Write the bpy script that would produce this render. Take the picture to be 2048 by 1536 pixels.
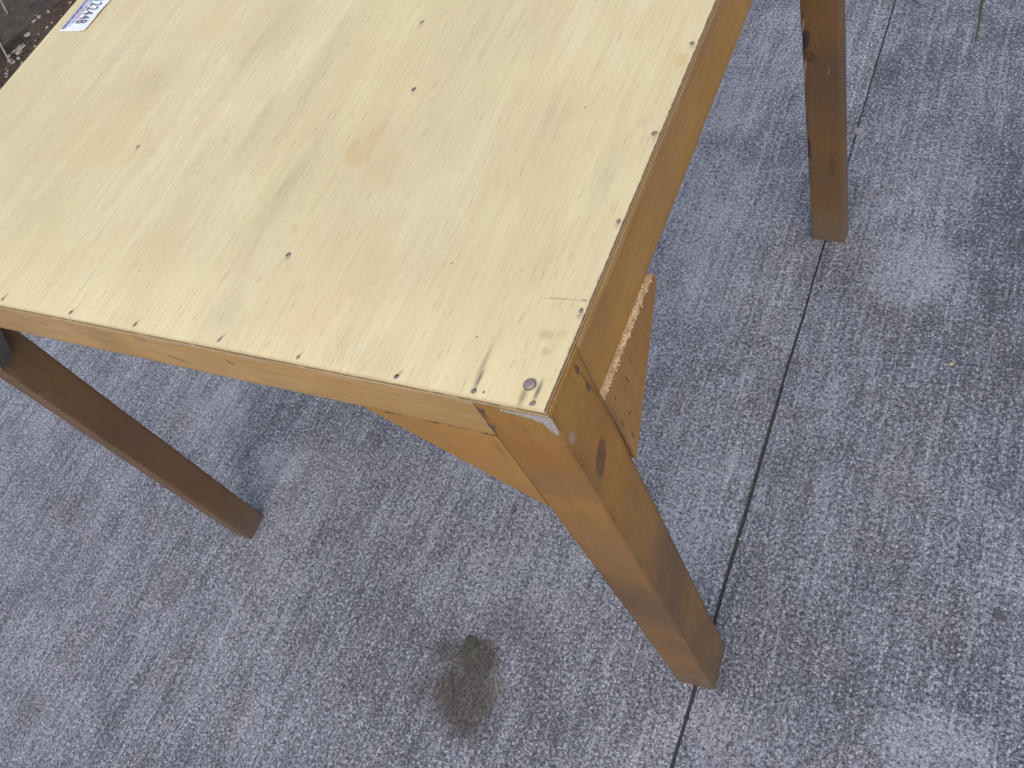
import bpy, bmesh, math, random
import numpy as np
from mathutils import Vector, Matrix, noise as mn

for o in list(bpy.data.objects):
    bpy.data.objects.remove(o, do_unlink=True)
scene = bpy.context.scene
COL = scene.collection
random.seed(7)

# ------------------------------------------------------------------ camera
cd = bpy.data.cameras.new("camera")
cam = bpy.data.objects.new("camera", cd)
COL.objects.link(cam)
right = Vector((0.86933852, 0.36968225, -0.32800238))
down = Vector((0.1597484, -0.83824662, -0.52136653))
fwd = Vector((-0.46768684, 0.40084615, -0.78777622))
M = Matrix((right, -down, -fwd)).transposed().to_4x4()
M.translation = Vector((0.23581889, -0.2158089, 1.19305732))
cam.matrix_world = M
cd.sensor_width = 36.0
cd.lens = 36.0 * 1753.14 / 2048.0
cd.clip_start = 0.02
cd.clip_end = 300.0
scene.camera = cam

# ------------------------------------------------------------------ sky and sun (overcast)
SUN_EL, SUN_AZ = math.radians(52), math.radians(150)     # azimuth measured from +Y towards +X
w = bpy.data.worlds.new("World")
scene.world = w
w.use_nodes = True
nt = w.node_tree
bg = nt.nodes["Background"]
sky = nt.nodes.new("ShaderNodeTexSky")
sky.sky_type = 'NISHITA'
sky.sun_disc = False
sky.sun_elevation = SUN_EL
sky.sun_rotation = SUN_AZ
sky.air_density = 1.0
sky.dust_density = 3.0
sky.ozone_density = 1.0
nt.links.new(sky.outputs[0], bg.inputs[0])
bg.inputs[1].default_value = 0.145
sd = bpy.data.lights.new("sun", 'SUN')
sd.energy = 1.05
sd.angle = math.radians(130)
sd.color = (1.0, 0.97, 0.92)
so = bpy.data.objects.new("sun", sd)
COL.objects.link(so)
sun_from = Vector((math.sin(SUN_AZ) * math.cos(SUN_EL), math.cos(SUN_AZ) * math.cos(SUN_EL), math.sin(SUN_EL)))
so.rotation_euler = sun_from.to_track_quat('Z', 'Y').to_euler()
so.location = sun_from * 20

scene.render.engine = 'CYCLES'
scene.cycles.max_bounces = 5
scene.cycles.diffuse_bounces = 4
scene.cycles.filter_width = 1.55
vs = scene.view_settings
vs.view_transform = 'Standard'
vs.look = 'None'
vs.gamma = 1.0
vs.use_curve_mapping = False
vs.exposure = 0.33

# ------------------------------------------------------------------ node helper
class NB:
    """small wrapper for writing node materials"""
    def __init__(self, name, rough=0.6, spec=0.5):
        self.m = bpy.data.materials.new(name)
        self.m.use_nodes = True
        self.t = self.m.node_tree
        self.b = self.t.nodes["Principled BSDF"]
        self.b.inputs["Roughness"].default_value = rough
        self.b.inputs["Specular IOR Level"].default_value = spec
        self.geo = self.t.nodes.new("ShaderNodeNewGeometry")
        self.P = self.t.nodes.new("ShaderNodeTexCoord").outputs["Object"]
    def n(self, typ, **kw):
        nd = self.t.nodes.new(typ)
        for k, v in kw.items():
            setattr(nd, k, v)
        return nd
    def L(self, a, b):
        self.t.links.new(a, b)
    def put(self, sock, v):
        if isinstance(v, bpy.types.NodeSocket):
            self.L(v, sock)
        elif isinstance(v, (tuple, list)) and len(v) == 3 and sock.type == 'RGBA':
            sock.default_value = (*v, 1.0)
        else:
            sock.default_value = v
    def map(self, vec, loc=(0, 0, 0), rot=(0, 0, 0), scale=(1, 1, 1), kind='POINT'):
        nd = self.n("ShaderNodeMapping", vector_type=kind)
        self.put(nd.inputs[0], vec)
        nd.inputs[1].default_value = loc
        nd.inputs[2].default_value = rot
        nd.inputs[3].default_value = scale
        return nd.outputs[0]
    def noise(self, vec, scale, detail=3.0, rough=0.55, dist=0.0, color=False):
        nd = self.n("ShaderNodeTexNoise")
        self.put(nd.inputs["Vector"], vec)
        nd.inputs["Scale"].default_value = scale
        nd.inputs["Detail"].default_value = detail
        nd.inputs["Roughness"].default_value = rough
        nd.inputs["Distortion"].default_value = dist
        return nd.outputs["Color" if color else "Fac"]
    def voro(self, vec, scale, feature='F1', rand=1.0):
        nd = self.n("ShaderNodeTexVoronoi", feature=feature)
        self.put(nd.inputs["Vector"], vec)
        nd.inputs["Scale"].default_value = scale
        nd.inputs["Randomness"].default_value = rand
        return nd
    def ramp(self, v, a, b, lo=0.0, hi=1.0, kind='LINEAR'):
        nd = self.n("ShaderNodeMapRange", interpolation_type=kind)
        nd.clamp = True
        self.put(nd.inputs[0], v)
        for i, x in zip((1, 2, 3, 4), (a, b, lo, hi)):
            nd.inputs[i].default_value = x
        return nd.outputs[0]
    def math(self, op, a, b=0.0, clamp=False):
        nd = self.n("ShaderNodeMath", operation=op, use_clamp=clamp)
        self.put(nd.inputs[0], a)
        self.put(nd.inputs[1], b)
        return nd.outputs[0]
    def mix(self, f, a, b, mode='MIX'):
        nd = self.n("ShaderNodeMix", data_type='RGBA', blend_type=mode)
        self.put(nd.inputs[0], f)
        self.put(nd.inputs[6], a)
        self.put(nd.inputs[7], b)
        return nd.outputs[2]
    def sep(self, vec):
        nd = self.n("ShaderNodeSeparateXYZ")
        self.put(nd.inputs[0], vec)
        return nd.outputs
    def warp(self, vec, scale, amt):
        c = self.noise(vec, scale, 3, 0.6, color=True)
        s = self.n("ShaderNodeVectorMath", operation='SUBTRACT')
        self.put(s.inputs[0], c); s.inputs[1].default_value = (.5, .5, .5)
        k = self.n("ShaderNodeVectorMath", operation='SCALE')
        self.put(k.inputs[0], s.outputs[0]); k.inputs[3].default_value = amt
        a = self.n("ShaderNodeVectorMath", operation='ADD')
        self.put(a.inputs[0], vec); self.put(a.inputs[1], k.outputs[0])
        return a.outputs[0]
    def blob(self, vec, c, r, rot=(0, 0, 0), soft=0.5, amt=1.0):
        """1 inside an ellipsoid at c with radii r, fading to 0 at its rim"""
        v = self.map(vec, c, rot, r, 'TEXTURE')
        ln = self.n("ShaderNodeVectorMath", operation='LENGTH')
        self.put(ln.inputs[0], v)
        return self.ramp(ln.outputs["Value"], 1.0 - soft, 1.0, amt, 0.0, 'SMOOTHSTEP')
    def blobs(self, vec, items):
        out = None
        for it in items:
            b = self.blob(vec, *it[:2], **(it[2] if len(it) > 2 else {}))
            out = b if out is None else self.math('MAXIMUM', out, b)
        return out
    def color(self, c):
        self.put(self.b.inputs["Base Color"], c)
    def bump(self, h, dist=0.001, strength=1.0):
        nd = self.n("ShaderNodeBump")
        nd.inputs["Strength"].default_value = strength
        nd.inputs["Distance"].default_value = dist
        self.put(nd.inputs["Height"], h)
        self.L(nd.outputs[0], self.b.inputs["Normal"])

def seg(a, b, wd, **kw):
    """blob item: thin stroke from a to b in the x-y plane"""
    dx, dy = b[0] - a[0], b[1] - a[1]
    return (((a[0] + b[0]) / 2, (a[1] + b[1]) / 2, a[2]), (math.hypot(dx, dy) / 2, wd, .05),
            dict(rot=(0, 0, math.atan2(dy, dx)), **kw))

# ------------------------------------------------------------------ materials
def mat_concrete():
    m = NB("broomed_concrete", 0.92, 0.25)
    P = m.P
    st = m.map(P, scale=(1, .16, 1))                               # broom strokes run along y
    big = m.noise(P, 3.1, 4, .6)
    mid = m.noise(P, 17, 3, .6)
    sw = m.warp(st, 6, .01)
    broom = m.noise(sw, 62, 3, .6)
    broom2 = m.noise(m.map(m.warp(P, 5, .012), scale=(1, .035, 1)), 150, 2, .5)
    grit = m.noise(m.map(P, scale=(1, .85, 1)), 215, 4, .78)
    grit2 = m.noise(P, 520, 2, .6)
    pit = m.ramp(m.noise(m.map(P, loc=(3, 1, 0)), 230, 2, .6), .585, .645)
    pale = m.blobs(m.warp(m.warp(P, 14, .10), 80, .045), [
        ((.114, .716, 0), (.105, .11, 1), dict(soft=.8)),
        ((.066, .862, 0), (.05, .06, 1), dict(soft=.9, amt=.8)),
        ((.243, .027, 0), (.10, .05, 1), dict(soft=.8, amt=.9)),
        ((-1.05, .21, 0), (.10, .12, 1), dict(soft=.9, amt=.7)),
        ((-.86, .16, 0), (.09, .07, 1), dict(soft=.9, amt=.7)),
        ((-.10, .26, 0), (.09, .20, 1), dict(soft=1., amt=.8)),  # lightened in colour to offset shade beside the table
        ((-.22, .70, 0), (.17, .34, 1), dict(soft=1., amt=.8)),  # paler paint cancels the table's shade on the slab here
        ((-.42, .28, 0), (.16, .14, 1), dict(soft=1., amt=.4)),
        ((-.26, 1.06, 0), (.16, .20, 1), dict(soft=1., amt=.8)),
        ((-.02, -.03, 0), (.03, .05, 1), dict(soft=.9, amt=.7)),
    ])
    dark = m.blobs(m.warp(P, 9, .08), [
        ((.25, .80, 0), (.14, .42, 1), dict(soft=.9, amt=.75)),
        ((.02, 1.2, 0), (.12, .16, 1), dict(soft=.9, amt=.75)),
        ((-.62, .05, 0), (.17, .22, 1), dict(soft=1., amt=.3)),
        ((-.30, 1.42, 0), (.06, .045, 1), dict(soft=.3, amt=1.8)),
        ((-.17, -.16, 0), (.16, .12, 1), dict(soft=1., amt=.3)),
    ])
    # level: paste worn to pale sand, plus lightening painted over the table's shade
    lv = m.math('ADD', m.ramp(big, .3, .7, -.075, .075), m.ramp(mid, .3, .7, -.04, .04))
    lv = m.math('ADD', lv, m.ramp(broom, .3, .7, -.05, .05))
    lv = m.math('ADD', lv, m.ramp(broom2, .3, .7, -.042, .042))
    lv = m.math('ADD', lv, m.ramp(broom2, .56, .68, 0, .05))
    lv = m.math('ADD', lv, m.math('MULTIPLY', pale, .135))
    lv = m.math('SUBTRACT', lv, m.math('MULTIPLY', dark, .10))
    g = m.math('ADD', m.math('MULTIPLY', m.math('SUBTRACT', grit, .5), 1.5), m.math('MULTIPLY', grit2, 1.0))
    v = m.math('ADD', g, lv)
    spk = m.ramp(v, .37, .70, 0, 1, 'LINEAR')
    c = m.mix(spk, (.078, .081, .097), (.365, .378, .415))
    grain = m.voro(m.warp(P, 300, .0020), 240)
    gc = m.sep(grain.outputs["Color"])
    gsel = m.math('ADD', gc[0], m.math('MULTIPLY', lv, 1.6))
    gm = m.math('MULTIPLY', m.ramp(grain.outputs["Distance"], .25, .50, 1, 0), m.ramp(gsel, .66, .80))
    c = m.mix(m.math('MULTIPLY', gm, .85), c, (.52, .53, .56))
    big_g = m.voro(P, 120)
    bc = m.sep(big_g.outputs["Color"])
    bm_ = m.math('MULTIPLY', m.ramp(big_g.outputs["Distance"], .18, .34, 1, 0), m.ramp(bc[0], .90, .93))
    c = m.mix(m.math('MULTIPLY', bm_, .6), c, m.mix(bc[1], (.20, .20, .22), (.52, .52, .54)))
    c = m.mix(m.math('MULTIPLY', pit, .8), c, (.040, .043, .054))
    c = m.mix(m.math('MULTIPLY', pale, .06), c, (.36, .385, .42))
    tint = m.noise(P, 9, 2, .5)
    c = m.mix(m.ramp(tint, .45, .7, 0, .35), c, (.9, .82, .80), 'MULTIPLY')
    # oily brown spot in front of the table
    W = m.warp(m.warp(P, 26, .022), 150, .010)
    oil = m.blobs(W, [
        ((-.338, -.112, 0), (.088, .080, 1), dict(soft=.72)),
        ((-.388, -.062, 0), (.052, .038, 1), dict(soft=.9, amt=.85)),
        ((-.340, -.058, 0), (.054, .044, 1), dict(soft=.6)),
        ((-.395, -.118, 0), (.046, .045, 1), dict(soft=1., amt=.5)),
        ((-.318, -.150, 0), (.044, .036, 1), dict(soft=.8, amt=.95)),
        ((-.31, .0, 0), (.09, .06, 1), dict(soft=1., amt=.35)),
        ((-1.084, -.386, 0), (.045, .06, 1), dict(soft=1., amt=.35)),
    ])
    oc = m.mix(spk, (.062, .052, .047), (.150, .130, .118))
    oc = m.mix(m.ramp(mid, .4, .65, 0, .5), oc, (.048, .043, .038))
    c = m.mix(m.math('MULTIPLY', oil, .95), c, oc)
    m.color(c)
    h = m.math('ADD', m.math('MULTIPLY', v, 1.0), m.math('MULTIPLY', broom, .8))
    m.bump(h, .0016, .7)
    return m.m

def mat_joint():
    m = NB("dirty_joint", .95, .1)
    n = m.noise(m.P, 140, 3, .6)
    m.color(m.mix(n, (.030, .030, .034), (.090, .090, .100)))
    return m.m

def mat_soil():
    m = NB("damp_soil", .95, .15)
    n = m.noise(m.P, 60, 5, .7)
    r = m.noise(m.P, 6, 2, .5)
    c = m.mix(n, (.016, .013, .010), (.125, .098, .074))
    x = m.sep(m.P)[0]
    red = m.math('MULTIPLY', m.ramp(x, -2.80, -2.66, 0, 1), m.ramp(r, .3, .6, .5, 1))
    c = m.mix(red, c, m.mix(n, (.022, .015, .012), (.125, .082, .064)))
    m.color(c)
    m.bump(n, .006)
    return m.m

NAILS = [(-.058, .0042), (-.013, .0035), (-.121, .0035), (-.213, .004), (-.296, .0065), (-.396, .005),
         (-.482, .0045), (-.583, .006), (-.0075, .078), (-.0075, .157), (-.0075, .243), (-.0078, .342),
         (-.288, .380), (-.251, .289), (-.279, .095), (-.553, .205)]
BOLT = (-.021, .017)

def mat_top():
    m = NB("pale_plywood", .55, .35)
    P = m.P
    Pw = m.warp(m.map(P, scale=(1, .12, 1)), 5, .02)
    fine = m.noise(m.map(Pw, scale=(1, .35, 1)), 330, 3, .6)
    band = m.noise(Pw, 34, 4, .6)
    wide = m.noise(m.map(P, scale=(1, .35, 1)), 6, 3, .55)
    blot = m.noise(P, 9, 3, .55)
    pores = m.ramp(m.noise(m.map(P, scale=(1, .085, 1)), 620, 2, .5), .62, .72, 0, 1)
    c = m.mix(m.ramp(wide, .38, .62), (.715, .605, .34), (.755, .66, .40))
    c = m.mix(m.ramp(band, .38, .66, 0, .7), c, (.645, .535, .295))
    c = m.mix(m.ramp(blot, .46, .72, 0, .6), c, (.68, .52, .27))
    c = m.mix(m.ramp(fine, .42, .72, 0, .45), c, (.58, .47, .25))
    c = m.mix(m.math('MULTIPLY', pores, .34), c, (.33, .25, .14))
    long_ = m.noise(m.map(m.warp(m.map(P, scale=(1, .12, 1)), 4, .03), scale=(1, .16, 1)), 150, 3, .6)
    c = m.mix(m.ramp(long_, .5, .68, 0, .22), c, (.585, .475, .255))
    c = m.mix(m.ramp(long_, .46, .32, 0, .16), c, (.79, .71, .45))
    smudge = m.noise(m.map(m.warp(P, 12, .03), loc=(5, 2, 0), scale=(1, .5, 1)), 7.5, 4, .65)
    c = m.mix(m.ramp(smudge, .50, .68, 0, .38), c, (.565, .465, .285))
    # greyed, weathered patches
    W = m.warp(m.map(P, scale=(1, 1, 1)), 30, .02)
    def s(cx, cy, rx, ry, a, soft=1., rot=0.):
        return ((cx, cy, .74), (rx, ry, .3), dict(soft=soft, amt=a, rot=(0, 0, rot)))
    grey = m.blobs(W, [s(-.455, .20, .012, .07, .5), s(-.41, .24, .010, .06, .5), s(-.33, .165, .008, .03, .75),
                       s(-.32, .18, .03, .12, .35), s(-.38, .30, .03, .16, .35), s(-.48, .38, .05, .12, .35),
                       s(-.30, .03, .04, .03, .35), s(-.16, .02, .05, .03, .3), s(-.10, .26, .03, .05, .35),
                       s(-.03, .20, .02, .06, .35), s(-.62, .30, .1, .06, .3), s(-.70, .33, .02, .08, .3),
                       s(-.05, .12, .012, .04, .3), s(-.21, .35, .06, .10, .25), s(-.02, .255, .012, .012, .45)])
    grey = m.math('MULTIPLY', grey, m.ramp(m.math('ADD', fine, band), .75, 1.2, .25, 1.))
    c = m.mix(grey, c, (.42, .37, .24))
    tan = m.blobs(m.warp(P, 60, .006), [s(-.265, .207, .013, .017, .4, .4, .3), s(-.278, .212, .008, .022, .5, .6, .1), s(-.262, .228, .020, .026, .35, .7),
                       s(-.235, .19, .03, .04, .3), s(-.012, .322, .007, .009, .5, .5), s(-.10, .2, .05, .05, .2)])
    c = m.mix(tan, c, (.58, .40, .18))
    rings = m.blobs(m.warp(m.warp(P, 60, .008), 220, .004), [s(-.023, .056, .011, .006, .38, .9), s(-.013, .058, .008, .005, .25, .9),
                       s(-.020, .042, .004, .004, .3, .4), s(-.052, .41, .02, .01, .25)])
    c = m.mix(rings, c, (.30, .25, .16))
    # iron stain and dirt trailing along the grain from every nail
    st = []
    for i, (x, y) in enumerate(NAILS):
        k = .55 + .45 * ((i * 37) % 10) / 10
        if i < 2:
            st.append(((x - .0002, y + .010, .74), (.0028, .014, .3), dict(soft=1., amt=.8)))
        elif y < .02:
            st.append(((x + .0008, y + .003, .74), (.0018, .006, .3), dict(soft=1., amt=.7 * k, rot=(0, 0, -.4))))
        else:
            st.append(((x + .001, y - .003, .74), (.0035, .006, .3), dict(soft=1., amt=.5 * k)))
    st.append(((BOLT[0] - .001, BOLT[1] - .009, .74), (.004, .014, .3), dict(soft=1., amt=.6)))
    st.append(((-.060, .025, .74), (.003, .030, .3), dict(soft=1., amt=.45)))
    st.append(((-.0505, .005, .74), (.0012, .0012, .3), dict(soft=.3, amt=.8)))
    stain = m.blobs(P, st)
    c = m.mix(stain, c, (.075, .065, .075))
    hr = random.Random(11)
    hole = m.blobs(m.warp(P, 260, .0012), [((x + hr.uniform(-.0005, .0007), y + hr.uniform(-.0003, .0009), .74), (hr.uniform(.0018, .0026), hr.uniform(.0024, .0036), .3),
                    dict(soft=.4, rot=(0, 0, hr.uniform(-.9, .3)), amt=hr.uniform(.7, 1.))) for x, y in NAILS] +
                   [((BOLT[0] + .0004, BOLT[1] - .0003, .74), (.0056, .0057, .3), dict(soft=.35))])
    c = m.mix(m.math('MULTIPLY', hole, .9), c, (.020, .016, .018))
    # pencil stroke, scratches and specks
    z = .74
    lines = m.blobs(m.warp(P, 90, .003), [
        seg((-.045, .0845, z), (-.004, .0872, z), .0009, soft=.8, amt=.45),
        seg((-.012, .0868, z), (-.004, .0874, z), .0014, soft=.8, amt=.6),
        seg((-.70, .33, z), (-.655, .365, z), .0007, soft=.9, amt=.35),
        seg((-.53, .19, z), (-.50, .20, z), .0006, soft=.9, amt=.35),
        seg((-.58, .30, z), (-.55, .315, z), .0006, soft=.9, amt=.3),
        seg((-.80, .31, z), (-.795, .34, z), .0012, soft=.9, amt=.4)])
    c = m.mix(lines, c, (.11, .095, .075))
    sv = m.voro(P, 42)
    pick = m.sep(sv.outputs["Color"])
    specks = m.math('MULTIPLY', m.ramp(sv.outputs["Distance"], .03, .05, 1, 0), m.ramp(pick[0], .8, .81, 0, .7))
    c = m.mix(specks, c, (.12, .09, .06))
    # grime along the right and front arrises
    xyz = m.sep(m.warp(P, 220, .0022))
    nz = m.sep(m.geo.outputs["Normal"])[2]
    side = m.ramp(nz, .35, .6, 1, 0)
    rim = m.math('MAXIMUM', m.ramp(xyz[0], -.0042, -.0031, 0, .95), m.ramp(xyz[1], -.0004, .0010, .25, 0))
    c = m.mix(rim, c, (.10, .055, .025))
    # ply edge: glue lines in the sheet's thickness
    zz = m.sep(m.warp(P, 130, .0010))[2]
    ply = m.mix(m.noise(m.map(P, scale=(.2, 1, 1)), 400, 3, .6), (.50, .365, .18), (.66, .53, .32))
    core = m.math('MULTIPLY', m.ramp(zz, .7350, .7354, 0, 1), m.ramp(zz, .7384, .7388, 1, 0))
    ply = m.mix(core, ply, (.31, .195, .085))
    ply = m.mix(m.ramp(zz, .7334, .7339, .95, 0), ply, (.05, .03, .018))
    chip = m.ramp(m.noise(P, 45, 3, .6), .56, .62)
    ply = m.mix(m.math('MULTIPLY', chip, .5), ply, (.60, .47, .28))
    c = m.mix(side, c, ply)
    m.color(c)
    m.put(m.b.inputs["Roughness"], m.ramp(band, .3, .7, .48, .66))
    h = m.math('SUBTRACT', m.math('MULTIPLY', fine, .5), pores)
    m.bump(h, .00025, .6)
    return m.m

def mat_varnish(name, c0, c1, cdark, axis, rough=.36, extra=None, cath=False, foot=False, seed=0.):
    """varnished softwood, grain along axis (0 x, 1 y, 2 z)"""
    m = NB(name, rough, .24)
    sc = [1, 1, 1]; sc[axis] = .09
    sc2 = [1, 1, 1]; sc2[axis] = .35
    P = m.map(m.P, loc=(seed, seed * .7, seed * 1.3))
    Pw = m.warp(m.map(P, scale=sc), 9, .03)
    g1 = m.noise(Pw, 55, 4, .6)
    g2 = m.noise(Pw, 300, 3, .6)
    big = m.noise(P, 7, 3, .5)
    c = m.mix(m.ramp(g1, .3, .7), c0, c1)
    if cath:                                                       # cathedral figure of flat-sawn pine
        wv = m.n("ShaderNodeTexWave", wave_type='RINGS', rings_direction='SPHERICAL', wave_profile='SAW')
        s2 = [22, 22, 22]; s2[axis] = 1.5
        m.put(wv.inputs["Vector"], m.map(m.warp(m.P, 6, .02), loc=cath, scale=s2))
        wv.inputs["Scale"].default_value = 1.6
        wv.inputs["Distortion"].default_value = 1.2
        wv.inputs["Detail"].default_value = 2
        c = m.mix(m.ramp(wv.outputs["Fac"], .6, 1., 0, .3), c, cdark)
    warm = m.noise(m.map(P, scale=sc2), 16, 3, .55)
    c = m.mix(m.ramp(warm, .42, .66, 0, .7), c, (c0[0] * .98, c0[1] * .86, c0[2] * .55))
    c = m.mix(m.ramp(big, .45, .7, 0, .75), c, cdark)
    c = m.mix(m.ramp(g2, .46, .70, 0, .6), c, cdark)
    at = m.n("ShaderNodeAttribute", attribute_name="wear")
    wn = m.noise(m.P, 60, 4, .65)
    worn = m.math('MULTIPLY', m.ramp(wn, .50, .62), at.outputs["Fac"], True)
    c = m.mix(m.math('MULTIPLY', worn, .55), c, (.33, .22, .12))
    at2 = m.n("ShaderNodeAttribute", attribute_name="grime")
    gn = m.noise(m.P, 90, 3, .6)
    c = m.mix(m.math('MULTIPLY', at2.outputs["Fac"], m.ramp(gn, .25, .6, .45, 1.)), c, (.030, .019, .014))
    if foot:                                                       # scuffed, cement-dusted foot and a darkened lower leg
        z = m.sep(m.warp(m.P, 35, .03))[2]
        d = m.ramp(z, .004, .095, 1., 0)
        c = m.mix(m.math('MULTIPLY', d, m.ramp(wn, .25, .6, .5, 1)), c, (.17, .15, .125))
        d2 = m.ramp(z, .38, .60, .88, 0)  # shade and dirt of the lower leg painted in as brown
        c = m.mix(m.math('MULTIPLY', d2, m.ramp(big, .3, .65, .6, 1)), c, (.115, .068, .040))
    if extra:
        c = extra(m, c)
    m.color(c)
    m.put(m.b.inputs["Roughness"], m.ramp(wn, .3, .7, rough + .02, rough + .2))
    m.bump(m.math('ADD', g2, m.math('MULTIPLY', wn, .6)), .0003, .5)
    return m.m

def mat_chipboard():
    m = NB("bare_chipboard", .9, .2)
    v = m.voro(m.map(m.P, scale=(1, .6, 1)), 420)
    col = m.sep(v.outputs["Color"])
    c = m.mix(col[0], (.46, .31, .155), (.72, .54, .32))
    n = m.noise(m.P, 330, 2, .6)
    c = m.mix(m.ramp(n, .64, .70), c, (.05, .025, .012))
    m.color(c)
    m.bump(m.math('ADD', col[1], n), .0012, 1.)
    return m.m

def mat_plain(name, c0, c1, scale, rough=.8, bump=0., spec=.3, metal=0.):
    m = NB(name, rough, spec)
    n = m.noise(m.P, scale, 4, .65)
    m.color(m.mix(m.ramp(n, .3, .7), c0, c1))
    m.b.inputs["Metallic"].default_value = metal
    if bump:
        m.bump(n, bump)
    return m.m

# figures and marks that belong to single legs
def fr_leg_marks(m, c):
    W = m.warp(m.warp(m.P, 40, .010), 160, .003)
    k = m.blobs(W, [((.0, .0215, .634), (.02, .0115, .0215), dict(soft=.4, rot=(-.66, 0, 0)))])
    c = m.mix(m.math('MULTIPLY', m.blob(W, (.0, .024, .64), (.02, .020, .07), soft=1.), .6), c, (.36, .16, .04))
    c = m.mix(m.math('MULTIPLY', k, m.ramp(m.noise(m.map(m.P, scale=(1, 1, .3)), 260, 3, .6), .3, .7, .55, .9)), c, (.095, .046, .036))
    crack = m.blobs(m.warp(m.P, 60, .002), [((0, .0445, .706), (.02, .0007, .036), dict(soft=.7, rot=(.17, 0, 0)))])
    c = m.mix(m.math('MULTIPLY', crack, .8), c, (.05, .022, .012))
    st = m.blobs(m.P, [((0, .041, .7265), (.02, .0028, .008), dict(soft=.8)), ((0, .043, .700), (.02, .003, .008), dict(soft=.8)),
                       ((-.058, 0, .717), (.0035, .02, .014), dict(soft=1., amt=.8)), ((-.060, 0, .694), (.0035, .02, .014), dict(soft=1., amt=.8))])
    c = m.mix(m.math('MULTIPLY', st, .85), c, (.045, .028, .028))
    scf = m.blobs(m.warp(m.P, 50, .006), [((0, .006, .694), (.02, .006, .010), dict(soft=.8))])
    c = m.mix(m.math('MULTIPLY', scf, .55), c, (.36, .27, .24))
    ink = m.blobs(m.P, [((0, .021, .105), (.02, .0008, .011), dict(soft=.5, rot=(.12, 0, 0))),
                        ((-.040, 0, .47), (.0006, .02, .03), dict(soft=.7, rot=(0, .1, 0), amt=.6))])
    c = m.mix(ink, c, (.04, .02, .012))
    sc = m.blobs(m.warp(m.P, 60, .003), [((-.024, 0, .325), (.006, .02, .0007), dict(soft=.7)), ((-.026, 0, .06), (.012, .02, .0008), dict(soft=.7, rot=(0, .3, 0))),
                                        ((-.012, 0, .045), (.008, .02, .0008), dict(soft=.7, rot=(0, -.6, 0)))])
    c = m.mix(m.math('MULTIPLY', sc, .7), c, (.42, .36, .30))
    dull = m.blobs(m.warp(m.P, 18, .02), [((-.03, 0, .615), (.06, .02, .040), dict(soft=.5, rot=(0, -.25, 0))), ((-.03, 0, .50), (.06, .02, .12), dict(soft=.8, amt=.8))])
    return m.mix(m.math('MULTIPLY', dull, .45), c, (.22, .12, .055))

def br_leg_marks(m, c):
    W = m.warp(m.P, 50, .004)
    k = m.blobs(W, [((-.0365, .757, .376), (.010, .02, .0085), dict(soft=.2))])
    kin = m.blobs(W, [((-.0365, .757, .376), (.0085, .02, .0068), dict(soft=.25))])
    c = m.mix(m.math('MULTIPLY', m.math('SUBTRACT', k, kin, True), .9), c, (.025, .014, .010))
    c = m.mix(m.math('MULTIPLY', kin, .6), c, (.085, .05, .03))
    bark = m.blobs(W, [((-.0405, .757, .400), (.0095, .02, .022), dict(soft=.3, rot=(0, .35, 0))),
                       ((-.0465, .757, .214), (.006, .02, .020), dict(soft=.3)), ((-.0445, .757, .194), (.004, .02, .006), dict(soft=.4)),
                       ((-.0455, .757, .27), (.0022, .02, .06), dict(soft=.6))])
    c = m.mix(m.math('MULTIPLY', bark, .85), c, (.045, .03, .028))
    pale = m.blobs(W, [((-.0415, .757, .350), (.0024, .02, .026), dict(soft=.4, rot=(0, .1, 0))), ((-.0385, .757, .425), (.0015, .02, .014), dict(soft=.5, rot=(0, .2, 0))),
                       ((-.0455, .757, .245), (.001, .02, .022), dict(soft=.5))])
    c = m.mix(m.math('MULTIPLY', pale, .8), c, (.36, .25, .14))
    spot = m.blobs(m.P, [((-.0105, .757, .349), (.0014, .02, .0016), dict(soft=.3)), ((-.0095, .757, .356), (.0006, .02, .006), dict(soft=.5))])
    c = m.mix(m.math('MULTIPLY', spot, .7), c, (.45, .30, .16))
    # stamped mark: a small slotted rectangle
    it = [((-.0125, .757, .2085), (.0055, .02, .0007), dict(soft=.5)), ((-.0065, .757, .2030), (.0007, .02, .0055), dict(soft=.5)),
          ((-.0095, .757, .1545), (.0050, .02, .0008), dict(soft=.5, rot=(0, .15, 0)))]
    for i in range(7):
        it.append(((-.0125, .757, .195 - i * .0055), (.0045, .02, .0008), dict(soft=.6, rot=(0, .5, 0), amt=.55)))
    stamp = m.blobs(m.warp(m.P, 120, .002), it)
    c = m.mix(m.math('MULTIPLY', m.blob(m.P, (-.012, .757, .182), (.0065, .02, .03), soft=.2), .25), c, (.06, .03, .018))
    return m.mix(m.math('MULTIPLY', stamp, .8), c, (.025, .012, .008))

def gusset_marks(m, c):
    it = [((0, .100, .648), (.02, .0007, .006), dict(soft=.5, rot=(-.2, 0, 0))), ((0, .087, .640), (.02, .0008, .008), dict(soft=.5, rot=(.1, 0, 0))),
          ((0, .0655, .648), (.02, .0012, .0022), dict(soft=.4)), ((0, .0605, .618), (.02, .0009, .008), dict(soft=.5, rot=(-.1, 0, 0))),
          ((0, .066, .590), (.02, .0008, .008), dict(soft=.5)), ((0, .074, .612), (.02, .001, .004), dict(soft=.5, rot=(.7, 0, 0))),
          ((0, .079, .635), (.02, .0006, .010), dict(soft=.6, amt=.5)), ((0, .058, .602), (.02, .0007, .003), dict(soft=.4))]
    k = m.blobs(m.warp(m.P, 80, .002), it)
    c = m.mix(m.math('MULTIPLY', k, .85), c, (.03, .015, .010))
    e = m.blobs(m.warp(m.P, 90, .003), [((0, .0555, .63), (.02, .004, .05), dict(soft=.5))])
    return m.mix(m.math('MULTIPLY', e, .4), c, (.12, .085, .07))

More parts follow.
